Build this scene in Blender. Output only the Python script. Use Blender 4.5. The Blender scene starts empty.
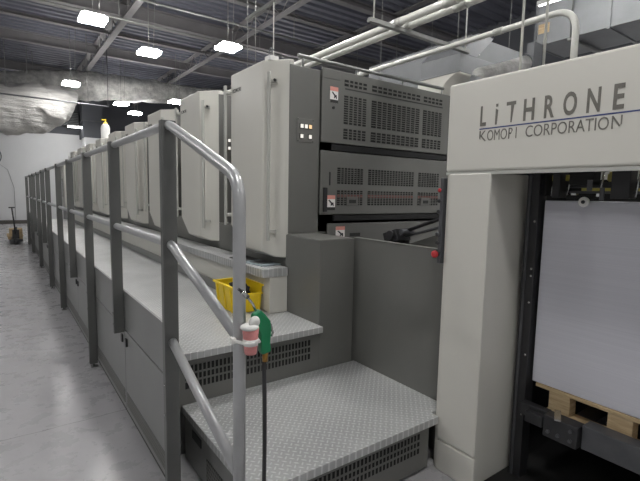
import bpy, bmesh, math, random
from mathutils import Vector, Matrix
random.seed(7)
S = bpy.context.scene
COL = S.collection
PI = math.pi

# ------------------------------------------------------------------ materials
def srgb(r, g, b):
    f = lambda c: c/12.92 if c <= .04045 else ((c+.055)/1.055)**2.4
    return (f(r/255), f(g/255), f(b/255), 1)

class NT:
    def __init__(s, name):
        s.m = bpy.data.materials.new(name); s.m.use_nodes = True
        s.t = s.m.node_tree; s.b = s.t.nodes['Principled BSDF']
    def n(s, typ, **kw):
        o = s.t.nodes.new(typ)
        for k, v in kw.items(): setattr(o, k, v)
        return o
    def l(s, a, b): s.t.links.new(a, b)
    def math(s, op, a, b=None, c=None):
        o = s.n('ShaderNodeMath', operation=op)
        for i, v in enumerate((a, b, c)):
            if v is None: continue
            if isinstance(v, (int, float)): o.inputs[i].default_value = v
            else: s.l(v, o.inputs[i])
        return o.outputs[0]
    def coord(s):
        if not hasattr(s, '_c'): s._c = s.n('ShaderNodeTexCoord').outputs['Object']
        return s._c
    def noise(s, scale, detail=4, rough=.6, stretch=None):
        o = s.n('ShaderNodeTexNoise'); o.inputs['Scale'].default_value = scale
        o.inputs['Detail'].default_value = detail; o.inputs['Roughness'].default_value = rough
        if stretch:
            mp = s.n('ShaderNodeMapping'); mp.inputs['Scale'].default_value = stretch
            s.l(s.coord(), mp.inputs[0]); s.l(mp.outputs[0], o.inputs['Vector'])
        else: s.l(s.coord(), o.inputs['Vector'])
        return o.outputs['Fac']
    def ramp(s, fac, stops):
        r = s.n('ShaderNodeValToRGB'); e = r.color_ramp.elements
        e[0].position, e[0].color = stops[0]; e[1].position, e[1].color = stops[-1]
        for p, c in stops[1:-1]:
            k = e.new(p); k.color = c
        s.l(fac, r.inputs[0]); return r.outputs[0]
    def mix(s, fac, a, b):
        o = s.n('ShaderNodeMix', data_type='RGBA')
        if isinstance(fac, (int, float)): o.inputs[0].default_value = fac
        else: s.l(fac, o.inputs[0])
        for i, v in ((6, a), (7, b)):
            if isinstance(v, tuple): o.inputs[i].default_value = v
            else: s.l(v, o.inputs[i])
        return o.outputs[2]
    def bump(s, h, strength=.2, dist=.01):
        o = s.n('ShaderNodeBump'); o.inputs['Strength'].default_value = strength
        o.inputs['Distance'].default_value = dist
        s.l(h, o.inputs['Height']); s.l(o.outputs[0], s.b.inputs['Normal'])
    def set(s, color=None, rough=None, metal=None, spec=None):
        if color is not None:
            if isinstance(color, tuple): s.b.inputs['Base Color'].default_value = color
            else: s.l(color, s.b.inputs['Base Color'])
        if rough is not None:
            if isinstance(rough, (int, float)): s.b.inputs['Roughness'].default_value = rough
            else: s.l(rough, s.b.inputs['Roughness'])
        if metal is not None: s.b.inputs['Metallic'].default_value = metal
        if spec is not None: s.b.inputs['Specular IOR Level'].default_value = spec

def dark(c, k): return (c[0]*k, c[1]*k, c[2]*k, 1)

def paint(name, c, rough=.45, metal=0, var=.12, scale=3, bump=.05, spec=.5):
    t = NT(name)
    f = t.noise(scale, 5, .65)
    t.set(t.ramp(f, [(.3, dark(c, 1-var)), (.7, dark(c, 1+var*.5))]), rough, metal, spec)
    if bump: t.bump(t.noise(scale*60, 2), bump, .002)
    return t.m

def emit(name, c, strength):
    t = NT(name); t.set((0, 0, 0, 1), .5)
    t.b.inputs['Emission Color'].default_value = c
    t.b.inputs['Emission Strength'].default_value = strength
    return t.m

def treadplate(name):
    t = NT(name)
    sep = t.n('ShaderNodeSeparateXYZ'); t.l(t.coord(), sep.inputs[0])
    k = 1/.030
    # rotate 45 degrees so that the lugs run along and across the plate
    X = t.math('MULTIPLY', t.math('ADD', sep.outputs[0], sep.outputs[1]), k*.7071)
    Y = t.math('MULTIPLY', t.math('SUBTRACT', sep.outputs[0], sep.outputs[1]), k*.7071)
    par = t.math('MODULO', t.math('ABSOLUTE', t.math('ADD', t.math('FLOOR', X), t.math('FLOOR', Y))), 2.0)
    u = t.math('SUBTRACT', t.math('FRACT', t.math('ADD', X, 100)), .5)
    v = t.math('SUBTRACT', t.math('FRACT', t.math('ADD', Y, 100)), .5)
    # parity picks which axis is the long one
    def mixv(a, b):
        o = t.n('ShaderNodeMix', data_type='FLOAT'); t.l(par, o.inputs[0]); t.l(a, o.inputs[2]); t.l(b, o.inputs[3]); return o.outputs[0]
    a = mixv(u, v); b = mixv(v, u)
    a2 = t.math('POWER', t.math('ABSOLUTE', t.math('DIVIDE', a, .50)), 2.0)
    b2 = t.math('POWER', t.math('ABSOLUTE', t.math('DIVIDE', b, .17)), 2.0)
    hgt = t.math('MAXIMUM', t.math('SUBTRACT', 1.0, t.math('ADD', a2, b2)), 0.0)
    hgt = t.math('POWER', hgt, .5)
    nz = t.noise(2.2, 5)
    base = t.ramp(nz, [(.3, srgb(168, 169, 169)), (.7, srgb(190, 191, 190))])
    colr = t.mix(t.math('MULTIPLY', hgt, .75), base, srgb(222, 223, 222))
    t.set(colr, .40, .28)
    t.bump(hgt, .8, .004)
    return t.m

def perforated(name, base, hole, cell=.016, r=.33):
    t = NT(name)
    sep = t.n('ShaderNodeSeparateXYZ'); t.l(t.coord(), sep.inputs[0])
    p = t.math('ADD', t.math('MULTIPLY', t.math('ADD', sep.outputs[0], sep.outputs[1]), 1/cell), 500)
    q = t.math('ADD', t.math('MULTIPLY', sep.outputs[2], 1/cell), 500)
    p = t.math('ADD', p, t.math('MULTIPLY', t.math('MODULO', t.math('FLOOR', q), 2.0), .5))
    u = t.math('SUBTRACT', t.math('FRACT', p), .5); v = t.math('SUBTRACT', t.math('FRACT', q), .5)
    d = t.math('SQRT', t.math('ADD', t.math('MULTIPLY', u, u), t.math('MULTIPLY', v, v)))
    t.set(t.mix(t.math('LESS_THAN', d, r), base, hole), .5)
    return t.m

GRAY = srgb(112, 112, 107)
M = {}
M['gray'] = paint('machine_gray', srgb(107, 107, 103), .34, 0, .08, 2)
M['gray2'] = paint('cabinet_gray', srgb(122, 123, 121), .36, 0, .10, 2)
M['postgray'] = paint('post_gray', srgb(92, 93, 91), .4, 0, .1, 4)
M['beige'] = paint('machine_beige', srgb(206, 204, 196), .34, 0, .035, 1.5, .02)
M['beigedk'] = paint('handle_beige', srgb(180, 180, 174), .35, .05, .05, 3, .02)
M['tread'] = treadplate('tread_plate')
M['rail'] = paint('rail_metal', srgb(178, 179, 180), .30, .3, .1, 6)
M['black'] = paint('black_paint', srgb(44, 44, 46), .45, 0, .3, 5)
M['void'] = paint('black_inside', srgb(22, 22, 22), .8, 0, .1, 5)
M['dkmetal'] = paint('dark_steel', srgb(84, 85, 88), .42, .25, .25, 8)
M['chrome'] = paint('bright_steel', srgb(190, 190, 188), .25, .9, .1, 6)
M['seam'] = paint('seam_dark', srgb(48, 48, 46), .6, 0, .1, 5)
M['yellow'] = paint('yellow_plastic', srgb(240, 208, 36), .4, 0, .06, 4)
M['green'] = paint('green_plastic', srgb(18, 122, 78), .38, 0, .08, 10)
M['red'] = paint('red_plastic', srgb(196, 52, 58), .4, 0, .1, 10)
M['cupred'] = paint('cup_red', srgb(220, 144, 142), .5, 0, .2, 30)
M['white'] = paint('white_plastic', srgb(228, 228, 224), .45, 0, .05, 10)
M['brass'] = paint('brass', srgb(168, 128, 66), .35, .8, .1, 10)
M['letter'] = paint('letter_gray', srgb(112, 109, 102), .5, 0, .18, 30)
M['blue'] = paint('stripe_blue', srgb(56, 70, 122), .45, 0, .1, 12)
M['salmon'] = paint('sticker_red', srgb(222, 150, 138), .5, 0, .05, 20)
M['stkwhite'] = paint('sticker_white', srgb(238, 236, 232), .5, 0, .03, 20)
M['wood'] = None
M['pipe'] = paint('pipe_white', srgb(214, 214, 208), .4, .1, .08, 3)
M['galv'] = paint('galvanised_sheet', srgb(128, 130, 132), .40, .35, .16, 2.5)
M['galvdk'] = paint('dull_sheet', srgb(104, 106, 108), .5, .3, .15, 2.5)
M['strut'] = paint('strut_metal', srgb(140, 141, 138), .45, .5, .1, 6)
M['beam'] = paint('roof_steel', srgb(122, 120, 121), .6, .1, .12, 3)
M['ceil'] = paint('roof_deck', srgb(98, 100, 110), .6, .1, .15, 2)
M['wall'] = paint('white_wall', srgb(214, 215, 216), .75, 0, .05, .8)
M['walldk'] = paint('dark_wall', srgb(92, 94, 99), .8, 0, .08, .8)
M['base'] = paint('skirting', srgb(88, 84, 80), .6)
M['lamp'] = emit('lamp_panel', (1, .985, .965, 1), 68)
M['tube'] = emit('lamp_tube', (1, .985, .96, 1), 14)
M['glass'] = paint('dark_glass', srgb(28, 30, 34), .15, 0, .05, 5)
M['btn'] = emit('lit_button', srgb(255, 250, 240), .75)
M['btnwarm'] = emit('lit_button_warm', srgb(255, 214, 160), .8)
M['amber'] = paint('olive_plastic', srgb(170, 160, 80), .4)
M['reddish'] = paint('red_bar', srgb(120, 66, 60), .5)
M['paperpad'] = paint('grey_booklet', srgb(160, 172, 176), .25, 0, .2, 20)
M['perf'] = perforated('perforated_gray', srgb(104, 104, 100), srgb(40, 40, 40), .022, .30)

t = NT('pine_wood')
w = t.noise(6, 6, .65, (1, 1, 9))
t.set(t.ramp(w, [(.3, srgb(158, 134, 100)), (.55, srgb(190, 168, 132)), (.75, srgb(206, 188, 154))]), .7)
t.bump(t.noise(40, 3), .15, .003); M['wood'] = t.m

t = NT('cut_sheets')
lay = t.noise(1, 3, .7, (.6, .6, 210))
t.set(t.ramp(lay, [(.25, srgb(188, 188, 196)), (.75, srgb(200, 200, 207))]), .8)
t.bump(lay, .1, .001); M['paper'] = t.m

t = NT('foil_wrap')
mus = t.noise(5, 8, .7); mus2 = t.noise(17, 5, .7, (1, 1, 3))
t.set(t.ramp(mus, [(.35, srgb(165, 165, 163)), (.65, srgb(225, 224, 220))]), .36, .55)
t.bump(t.math('ADD', mus, mus2), .9, .12); M['foil'] = t.m
t = NT('plastic_wrap')
mus = t.noise(3, 8, .7, (.4, .4, 3))
t.set(t.ramp(mus, [(.35, srgb(178, 176, 173)), (.65, srgb(222, 220, 216))]), .42, .1)
t.bump(mus, .9, .12); M['wrap'] = t.m

# polished concrete: mottled grey, pale wear, dark scuffs, a saw-cut joint
t = NT('concrete_floor')
a = t.noise(.55, 6, .6); b = t.noise(7, 8, .7); c = t.noise(4.0, 9, .75)
col = t.ramp(a, [(.3, srgb(164, 163, 166)), (.5, srgb(178, 177, 179)), (.72, srgb(192, 191, 192))])
col = t.mix(t.math('MULTIPLY', t.math('SUBTRACT', b, .35), .40), col, srgb(124, 123, 125))
col = t.mix(t.math('MULTIPLY', t.math('GREATER_THAN', c, .76), .06), col, srgb(96, 95, 96))
sep = t.n('ShaderNodeSeparateXYZ'); t.l(t.coord(), sep.inputs[0])
jy = t.math('ADD', sep.outputs[1], t.math('MULTIPLY', t.noise(3, 4), .05))
jd = t.math('ABSOLUTE', t.math('SUBTRACT', t.math('FRACT', t.math('DIVIDE', t.math('ADD', jy, 21-3.30), 3.0)), .0))
jm = t.math('LESS_THAN', jd, .0035)
col = t.mix(t.math('MULTIPLY', jm, .55), col, srgb(70, 68, 68))
t.set(col, t.math('ADD', .20, t.math('MULTIPLY', b, .16)))
t.bump(b, .08, .004); M['floor'] = t.m

# ------------------------------------------------------------------ mesh helpers
class MB:
    def __init__(s): s.bm = bmesh.new(); s.mats = []
    def mi(s, m):
        if m not in s.mats: s.mats.append(m)
        return s.mats.index(m)
    def _f(s, faces, m, smooth=False):
        i = s.mi(m)
        for f in faces: f.material_index = i; f.smooth = smooth
    def box(s, x0, x1, y0, y1, z0, z1, m, rot=None):
        P = [(x0, y0, z0), (x1, y0, z0), (x1, y1, z0), (x0, y1, z0), (x0, y0, z1), (x1, y0, z1), (x1, y1, z1), (x0, y1, z1)]
        c = Vector(((x0+x1)/2, (y0+y1)/2, (z0+z1)/2))
        vs = [s.bm.verts.new(c + rot @ (Vector(p)-c) if rot else p) for p in P]
        fs = [s.bm.faces.new([vs[i] for i in q]) for q in ((3, 2, 1, 0), (4, 5, 6, 7), (0, 1, 5, 4), (1, 2, 6, 5), (2, 3, 7, 6), (3, 0, 4, 7))]
        s._f(fs, m); return s
    def prism(s, pts, vec, m, smooth=False):
        vec = Vector(vec); a = [s.bm.verts.new(p) for p in pts]; b = [s.bm.verts.new(Vector(p)+vec) for p in pts]
        n = len(pts); fs = [s.bm.faces.new(a[::-1]), s.bm.faces.new(b)]
        side = [s.bm.faces.new((a[i], a[(i+1) % n], b[(i+1) % n], b[i])) for i in range(n)]
        s._f(fs, m); s._f(side, m, smooth); return s
    def tube(s, pts, r, m, seg=12, caps=True):
        pts = [Vector(p) for p in pts]; n = len(pts)
        rs = r if isinstance(r, (list, tuple)) else [r]*n
        rings = []; up = None
        for i, p in enumerate(pts):
            d = (pts[min(i+1, n-1)] - pts[max(i-1, 0)]).normalized()
            if up is None:
                up = d.orthogonal().normalized()
            else:
                up = (up - d*up.dot(d))
                up = up.normalized() if up.length > 1e-6 else d.orthogonal().normalized()
            v = d.cross(up)
            rings.append([s.bm.verts.new(p + rs[i]*(up*math.cos(2*PI*k/seg) + v*math.sin(2*PI*k/seg))) for k in range(seg)])
        fs = []
        for i in range(n-1):
            for k in range(seg):
                fs.append(s.bm.faces.new((rings[i][k], rings[i][(k+1) % seg], rings[i+1][(k+1) % seg], rings[i+1][k])))
        s._f(fs, m, True)
        if caps: s._f([s.bm.faces.new(rings[0][::-1]), s.bm.faces.new(rings[-1])], m)
        return s
    def cyl(s, a, b, r, m, seg=16): return s.tube([a, b], r, m, seg)
    def lathe(s, c, prof, m, seg=20, axis='z'):
        c = Vector(c); rings = []
        ax = {'z': Matrix.Identity(3), 'x': Matrix.Rotation(PI/2, 3, 'Y'), 'y': Matrix.Rotation(-PI/2, 3, 'X')}[axis]
        for r, z in prof:
            rings.append([s.bm.verts.new(c + ax @ Vector((max(r, 1e-4)*math.cos(2*PI*k/seg), max(r, 1e-4)*math.sin(2*PI*k/seg), z))) for k in range(seg)])
        fs = []
        for i in range(len(rings)-1):
            for k in range(seg):
                fs.append(s.bm.faces.new((rings[i][k], rings[i][(k+1) % seg], rings[i+1][(k+1) % seg], rings[i+1][k])))
        s._f(fs, m, True); s._f([s.bm.faces.new(rings[0][::-1]), s.bm.faces.new(rings[-1])], m)
        return s
    def cut(s, co, no):        # removes what lies on the +no side and closes the cut
        g = s.bm.verts[:] + s.bm.edges[:] + s.bm.faces[:]
        r = bmesh.ops.bisect_plane(s.bm, geom=g, plane_co=co, plane_no=no, clear_outer=True)
        e = [x for x in r['geom_cut'] if isinstance(x, bmesh.types.BMEdge)]
        bmesh.ops.holes_fill(s.bm, edges=e, sides=0); return s
    def build(s, name, parent=None, bevel=0, seg=2):
        bmesh.ops.recalc_face_normals(s.bm, faces=s.bm.faces)
        me = bpy.data.meshes.new(name)
        if parent is not None:
            off = Vector((0, 0, 0)); p = parent
            while p is not None: off += p.location; p = p.parent
        else:
            xs = [v.co for v in s.bm.verts]
            off = Vector(((min(v.x for v in xs)+max(v.x for v in xs))/2, (min(v.y for v in xs)+max(v.y for v in xs))/2, min(v.z for v in xs)))
        bmesh.ops.translate(s.bm, verts=s.bm.verts, vec=-off)
        s.bm.to_mesh(me); s.bm.free()
        for m in s.mats: me.materials.append(M[m] if isinstance(m, str) else m)
        o = bpy.data.objects.new(name, me); COL.objects.link(o)
        if parent is not None: o.parent = parent
        else: o.location = off
        if bevel:
            b = o.modifiers.new('bevel', 'BEVEL'); b.width = bevel; b.segments = seg; b.limit_method = 'ANGLE'; b.angle_limit = math.radians(40)
        return o

def tag(o, label=None, cat=None, group=None, kind=None):
    if label: o['label'] = label
    if cat: o['category'] = cat
    if group: o['group'] = group
    if kind: o['kind'] = kind
    return o
def thing(name, loc, label, cat, group=None):
    o = bpy.data.objects.new(name, None); COL.objects.link(o); o.location = loc
    o.empty_display_size = .05
    return tag(o, label, cat, group)
def copy_tree(o, parent=None):
    c = o.copy(); COL.objects.link(c)
    if parent is not None: c.parent = parent
    for ch in list(o.children): copy_tree(ch, c)
    return c
def struct(o): o['kind'] = 'structure'; return o
def bx(name, parent, x0, x1, y0, y1, z0, z1, m, bevel=0): return MB().box(x0, x1, y0, y1, z0, z1, m).build(name, parent, bevel)

DG = None
def glyphs(text, font_off=0, spacing=1.0):
    cu = bpy.data.curves.new('t', 'FONT'); cu.body = text; cu.size = 1; cu.offset = font_off
    cu.space_character = spacing; cu.resolution_u = 4; cu.extrude = .004
    ob = bpy.data.objects.new('t', cu); COL.objects.link(ob)
    bpy.context.view_layer.update()
    dg = bpy.context.evaluated_depsgraph_get()
    me = bpy.data.meshes.new_from_object(ob.evaluated_get(dg))
    bpy.data.objects.remove(ob); bpy.data.curves.remove(cu)
    return me
def add_text(mb, text, fn, m, off=0, spacing=1.0, box=None, cuts=()):
    """adds text to mb; glyph box mapped to unit square (u right, v up), fn(u, v, d) -> world"""
    me = glyphs(text, off, spacing)
    tb = bmesh.new(); tb.from_mesh(me); bpy.data.meshes.remove(me)
    xs = [v.co.x for v in tb.verts]; ys = [v.co.y for v in tb.verts]
    x0, x1, y0, y1 = min(xs), max(xs), min(ys), max(ys)
    for v in tb.verts: v.co.x = (v.co.x-x0)/(x1-x0); v.co.y = (v.co.y-y0)/(y1-y0)
    for co, no in cuts:
        g = tb.verts[:]+tb.edges[:]+tb.faces[:]
        bmesh.ops.bisect_plane(tb, geom=g, plane_co=co, plane_no=no, clear_outer=True)
    vm = {}
    i = mb.mi(m)
    for v in tb.verts: vm[v] = mb.bm.verts.new(fn(v.co.x, v.co.y, v.co.z))
    for f in tb.faces:
        try: nf = mb.bm.faces.new([vm[v] for v in f.verts]); nf.material_index = i
        except ValueError: pass
    tb.free()

def grid_vent(mb, x0, x1, z0, z1, y, nx, nz, bar, back='void', bx_=.010, bz_=.006, depth=.004, red=None):
    """slotted vent on a wall facing -Y: dark backing behind a lattice of bars"""
    mb.box(x0, x1, y-.0015, y+.001, z0, z1, back)
    if red: mb.box(x0, x1, y-.0025, y-.001, red[0], red[1], 'reddish')
    for i in range(1, nx):
        x = x0+(x1-x0)*i/nx; mb.box(x-bx_/2, x+bx_/2, y-depth, y, z0, z1, bar)
    for k in range(1, nz):
        z = z0+(z1-z0)*k/nz; mb.box(x0, x1, y-depth, y, z-bz_/2, z+bz_/2, bar)

# ------------------------------------------------------------------ setting
X0, X1, Y0, Y1, ZC = -7.0, 11.0, -6.0, 24.2, 6.2
struct(MB().box(X0, X1, Y0, Y1, -.1, 0, 'floor').build('floor'))
mb = MB()
pts = []
n = int((Y1-Y0)/.30); 
for i in range(n):
    y = Y0+i*.30
    pts += [(y, ZC+.06), (y+.11, ZC+.06), (y+.14, ZC), (y+.27, ZC)]
pts += [(Y1, ZC+.06)]
prof = [(X0, y, z) for y, z in pts] + [(X0, Y1, ZC+.2), (X0, Y0, ZC+.2)]
vs0 = [mb.bm.verts.new(p) for p in prof[:-2]]; vs1 = [mb.bm.verts.new((X1, p[1], p[2])) for p in prof[:-2]]
for i in range(len(vs0)-1): mb._f([mb.bm.faces.new((vs0[i], vs0[i+1], vs1[i+1], vs1[i]))], 'ceil')
mb.box(X0, X1, Y0, Y1, ZC+.1, ZC+.2, 'ceil')
struct(mb.build('ceiling'))
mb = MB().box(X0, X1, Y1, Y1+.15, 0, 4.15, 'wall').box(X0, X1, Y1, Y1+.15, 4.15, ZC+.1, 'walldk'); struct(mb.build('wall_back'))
struct(MB().box(X0-.15, X0, Y0, Y1, 0, ZC+.1, 'wall').build('wall_left'))
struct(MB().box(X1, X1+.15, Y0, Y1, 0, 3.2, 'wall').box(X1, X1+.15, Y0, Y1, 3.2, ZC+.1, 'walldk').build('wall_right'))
struct(MB().box(X0, X1, Y0-.15, Y0, 0, ZC+.1, 'wall').build('wall_front'))
struct(MB().box(X0, X1, Y1-.03, Y1, 0, .16, 'base').build('baseboard_back'))
# roof steel: purlins across, girders along, as trim
k = 1
for y, hh, m in ((5.2, .22, 'beam'), (8.6, .12, 'beam'), (10.2, .08, 'beam'), (12.2, .32, 'beam'), (13.2, .07, 'beam'), (14.6, .07, 'beam'), (16.2, .28, 'beam'), (20.2, .28, 'beam')):
    mb = MB().box(X0, X1, y-.09, y+.09, ZC-.03, ZC, m).box(X0, X1, y-.012, y+.012, ZC-hh, ZC, m).box(X0, X1, y-.09, y+.09, ZC-hh-.02, ZC-hh, m)
    struct(mb.build('trim_%d' % k)); k += 1
for x in (2.72, 5.6, -1.5, 8.4):
    mb = MB().box(x-.08, x+.08, Y0, Y1, ZC-.42, ZC-.39, 'beam').box(x-.08, x+.08, Y0, Y1, ZC-.03, ZC, 'beam')
    y = Y0+.2; a = True
    while y < Y1-.6:
        mb.tube([(x, y, ZC-.40 if a else ZC-.02), (x, y+.45, ZC-.02 if a else ZC-.40)], .012, 'beam', 6); y += .45; a = not a
    struct(mb.build('trim_%d' % k)); k += 1

# ------------------------------------------------------------------ ceiling lamps
LZ = 4.6
lamp_proto = None
def lamp(x, y, z, label):
    global lamp_proto
    if lamp_proto is None:
        r = thing('ceiling_lamp', (x, y, z), label, 'lamp', 'square ceiling lamps')
        MB().box(x-.17, x+.17, y-.17, y+.17, z+.05, z+.09, 'white').box(x-.13, x+.13, y-.10, y+.10, z+.06, z+.12, 'galv').build('housing', r)
        bx('diffuser', r, x-.21, x+.21, y-.21, y+.21, z, z+.05, 'lamp')
        MB().cyl((x, y, z+.12), (x, y, ZC), .008, 'strut', 6).cyl((x+.10, y, z+.10), (x+.16, y, ZC), .006, 'strut', 6).build('hanger', r)
        lamp_proto = r
    else:
        r = copy_tree(lamp_proto); r.location = (x, y, z); r['label'] = label
    return r
LAMPS = [
 (1.494, 9.094, 'square ceiling lamp at the upper left, nearest over the aisle'),
 (2.81, 10.44, 'square ceiling lamp second along the upper left, between two larger ones'),
 (4.03, 9.0, 'large square ceiling lamp left of the nearest press tower top'),
 (1.824, 14.95, 'square ceiling lamp hanging in front of the foil duct, left'),
 (3.64, 17.2, 'square ceiling lamp over the far towers, left of its twin'),
 (2.01, 22.0, 'small square ceiling lamp below the bulging wrapped duct'),
 (4.49, 18.85, 'square ceiling lamp lower right of its twin over far towers'),
 (5.04, 15.5, 'square ceiling lamp half hidden behind the second press tower'),
]
for x, y, l in LAMPS: lamp(x, y, LZ, l)
HID = [(-2.2, 6.0), (-2.2, 12.0), (-2.4, 18.0), (3.4, 5.6), (-3.2, 3.0), (1.62, 3.3), (.75, .2), (-2.4, -3.8), (4.2, -2.2), (8.0, 2.0), (7.6, 13.0), (8.0, -1.6), (3.8, 1.3)]  # unseen lamps, mostly added to light the room; a few inferred from glare
for (x, y) in HID:
    where = ('over the open floor left of the railing' if x < 0 else 'over the press' if x < 5 else 'over the far side of the press')
    far = 'behind the viewer' if y < 0 else 'beside the gantry' if y < 4 else 'beside the nearest towers' if y < 8.1 else 'beside the middle towers' if y < 14 else 'beside the far towers'
    lamp(x, y, LZ, 'unseen square ceiling lamp %s, %s' % (where, far))

r = thing('tube_lamp', (3.0, 23.2, 4.38), 'short bright tube lamp on the far wall under the dark grille', 'lamp')
MB().box(2.62, 3.38, 23.15, 23.25, 4.43, 4.47, 'white').build('housing', r)
MB().cyl((2.63, 23.2, 4.40), (3.37, 23.2, 4.40), .035, 'tube', 10).build('tube', r)
MB().box(2.70, 2.73, 23.2, 24.2, 4.44, 4.47, 'strut').box(3.27, 3.30, 23.2, 24.2, 4.44, 4.47, 'strut').build('bracket', r)
r = thing('strip_lamp', (6.08, 2.9, 4.17), 'bright strip lamp above the sheet metal duct, upper right', 'lamp')
bx('housing', r, 6.00, 6.16, 2.38, 3.42, 4.20, 4.26, 'white'); bx('diffuser', r, 6.01, 6.15, 2.40, 3.40, 4.17, 4.20, 'tube')
MB().cyl((6.08, 2.6, 4.26), (6.08, 2.6, ZC), .008, 'strut', 6).cyl((6.08, 3.3, 4.26), (6.08, 3.3, ZC), .008, 'strut', 6).build('hanger', r)

# ------------------------------------------------------------------ press towers
PITCH = 1.39
def panel_mb():
    y0 = 3.05
    prof = [(1.74, y0+.78), (1.74, y0+.175), (1.865, y0+.03), (1.885, y0+.004), (1.93, y0+.004), (1.93, y0+.78)]
    mb = MB().prism([(x, y, 1.10) for x, y in prof], (0, 0, 1.57), 'beige')
    mb.cut((1.74, y0+.78, 1.32), Vector((0, .21, -.28)).normalized())     # cut-off lower far corner
    mb.cut((1.74, 0, 1.14), Vector((-.5, 0, -1)).normalized())            # tucked-under lower edge
    return mb
def badge(parent, y0):
    mb = MB()
    add_text(mb, 'KOMORI', lambda u, v, d: (1.7395-d*.2, y0+.735-u*.165, 2.502+v*.034), 'seam', .01, 1.1)
    o = mb.build('lettering', parent); return o
def tower(label, first=False):
    y0 = 3.05
    r = thing('printing_unit', (2.6, y0+.6, 0), label, 'printing press unit', 'printing press towers in a row')
    xr = 3.95
    mb = MB().box(1.885, xr, y0, y0+PITCH-.006, 0, 1.30, 'gray')
    mb.box(1.885, xr, y0+.0, y0+.79, 1.30, 2.63, 'gray')
    mb.box(2.25, xr, y0+.79, y0+PITCH-.006, 1.30, 1.85, 'gray')
    mb.build('body', r, .006)
    p = panel_mb().build('front_panel', r, .012, 3)
    badge(p, y0)
    mb = MB().box(1.742-.048, 1.742-.028, y0+.80, y0+.835, 1.32, 2.58, 'beigedk')
    for z in (1.40, 2.50): mb.box(1.70, 1.93, y0+.775, y0+.82, z, z+.03, 'beigedk')
    mb.build('handle_bar', r, .004)
    rot = Matrix.Rotation(math.radians(-40), 3, 'Z')
    mb = MB().box(1.728, 1.752, y0+.055, y0+.090, 1.24, 2.56, 'beigedk', rot)
    for z in (1.30, 2.48): mb.box(1.740, 1.82, y0+.075, y0+.10, z, z+.03, 'beigedk', rot)
    mb.build('handle_bar', r, .004)
    MB().cyl((1.80, y0+.075, 2.50), (1.775, y0+.05, 2.50), .011, 'black', 10).build('keyhole', r)
    # button plate on the side face
    bp = MB().box(1.955, 2.115, y0-.006, y0+.002, 2.04, 2.225, 'gray')
    for (a, b) in ((1.962, 2.048), (2.108, 2.048), (1.962, 2.217), (2.108, 2.217)): bp.cyl((a, y0-.009, b), (a, y0-.004, b), .004, 'seam', 8)
    bp = bp.build('button_plate', r, .002)
    for i, (a, b) in enumerate(((1.995, 2.165), (2.036, 2.165), (2.077, 2.165), (1.995, 2.085), (2.077, 2.085))):
        MB().box(a-.018, a+.018, y0-.012, y0-.004, b-.020, b+.020, 'seam').box(a-.013, a+.013, y0-.016, y0-.011, b-.015, b+.015, 'btnwarm' if i == 2 else 'btn').build('push_button', bp)
    return r
ORD = ['nearest', 'second', 'third', 'fourth', 'fifth', 'sixth', 'seventh', 'eighth', 'farthest']
EXTRA = ['nearest beige fronted press tower with slotted grey end wall and warning stickers',
 'second beige press tower, behind the sloping handrail',
 'third beige press tower along the row, just left of the tall railing post',
 'fourth beige press tower along the row from the viewer',
 'fifth press tower, mostly hidden behind a grey railing post',
 'sixth press tower, the one with a yellow capped bottle on top',
 'seventh press tower, directly beyond the one carrying the bottle',
 'eighth press tower, next to last at the far end',
 'farthest press tower, small, at the far end of the row']
unit = tower(EXTRA[0])
base_loc = unit.location.copy()
units = [unit]
for i in range(1, 9):
    c = copy_tree(unit); c.location = base_loc + Vector((0, PITCH*i, 0)); c['label'] = EXTRA[i]; units.append(c)

# end wall of the nearest tower: two slotted doors, slots, stickers
YW = 3.05
u1 = unit
bx('end_wall', u1, 2.176, 3.95, YW, YW+.10, 0, 2.63, 'gray')
def sticker(parent, x0, x1, z0, z1, y, label):
    w, h = x1-x0, z1-z0
    mb = MB().box(x0, x1, y-.002, y, z0, z1, 'stkwhite')
    mb.box(x0, x1, y-.003, y-.001, z0+h*.74, z1, 'salmon')
    mb.box(x0, x1, y-.003, y-.001, z0, z0+h*.20, 'seam')
    # black figure pushed by a bar
    mb.prism([(x0+w*.18, y-.003, z0+h*.66), (x0+w*.30, y-.003, z0+h*.70), (x0+w*.72, y-.003, z0+h*.46), (x0+w*.60, y-.003, z0+h*.38)], (0, .002, 0), 'black')
    mb.prism([(x0+w*.55, y-.003, z0+h*.48), (x0+w*.80, y-.003, z0+h*.52), (x0+w*.84, y-.003, z0+h*.28), (x0+w*.74, y-.003, z0+h*.26), (x0+w*.68, y-.003, z0+h*.38), (x0+w*.52, y-.003, z0+h*.28), (x0+w*.46, y-.003, z0+h*.33)], (0, .002, 0), 'black')
    o = mb.build('warning_sticker', parent); o['label'] = label; return o
G1, G2, G3 = (2.42, 2.67), (2.735, 3.36), (3.415, 3.69)
# upper door
yd = YW-.014
d1 = bx('vent_door', u1, 2.185, 3.84, yd, YW, 2.055, 2.655, 'gray', .004)
mb = MB()
for (a, b), nx in ((G1, 5), (G2, 10), (G3, 5)):
    grid_vent(mb, a, b, 2.540, 2.592, yd, nx, 2, 'gray', bx_=.014, bz_=.012)
    grid_vent(mb, a, b, 2.225, 2.462, yd, nx, 12, 'gray', bx_=.014, bz_=.006)
    grid_vent(mb, a, b, 2.098, 2.185, yd, nx, 4, 'gray', bx_=.014, bz_=.006)
mb.build('vent_slots', d1)
bx('slit', d1, 2.43, 3.70, yd-.003, yd, 2.512, 2.522, 'seam')
bx('corner_plate', d1, 2.187, 2.37, yd-.004, yd, 2.575, 2.652, 'gray', .002)
MB().cyl((2.305, yd-.008, 2.345), (2.305, yd, 2.345), .012, 'black', 12).build('door_lock', d1)
sticker(d1, 2.268, 2.352, 2.385, 2.515, yd, 'upper white warning sticker with salmon top')
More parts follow.
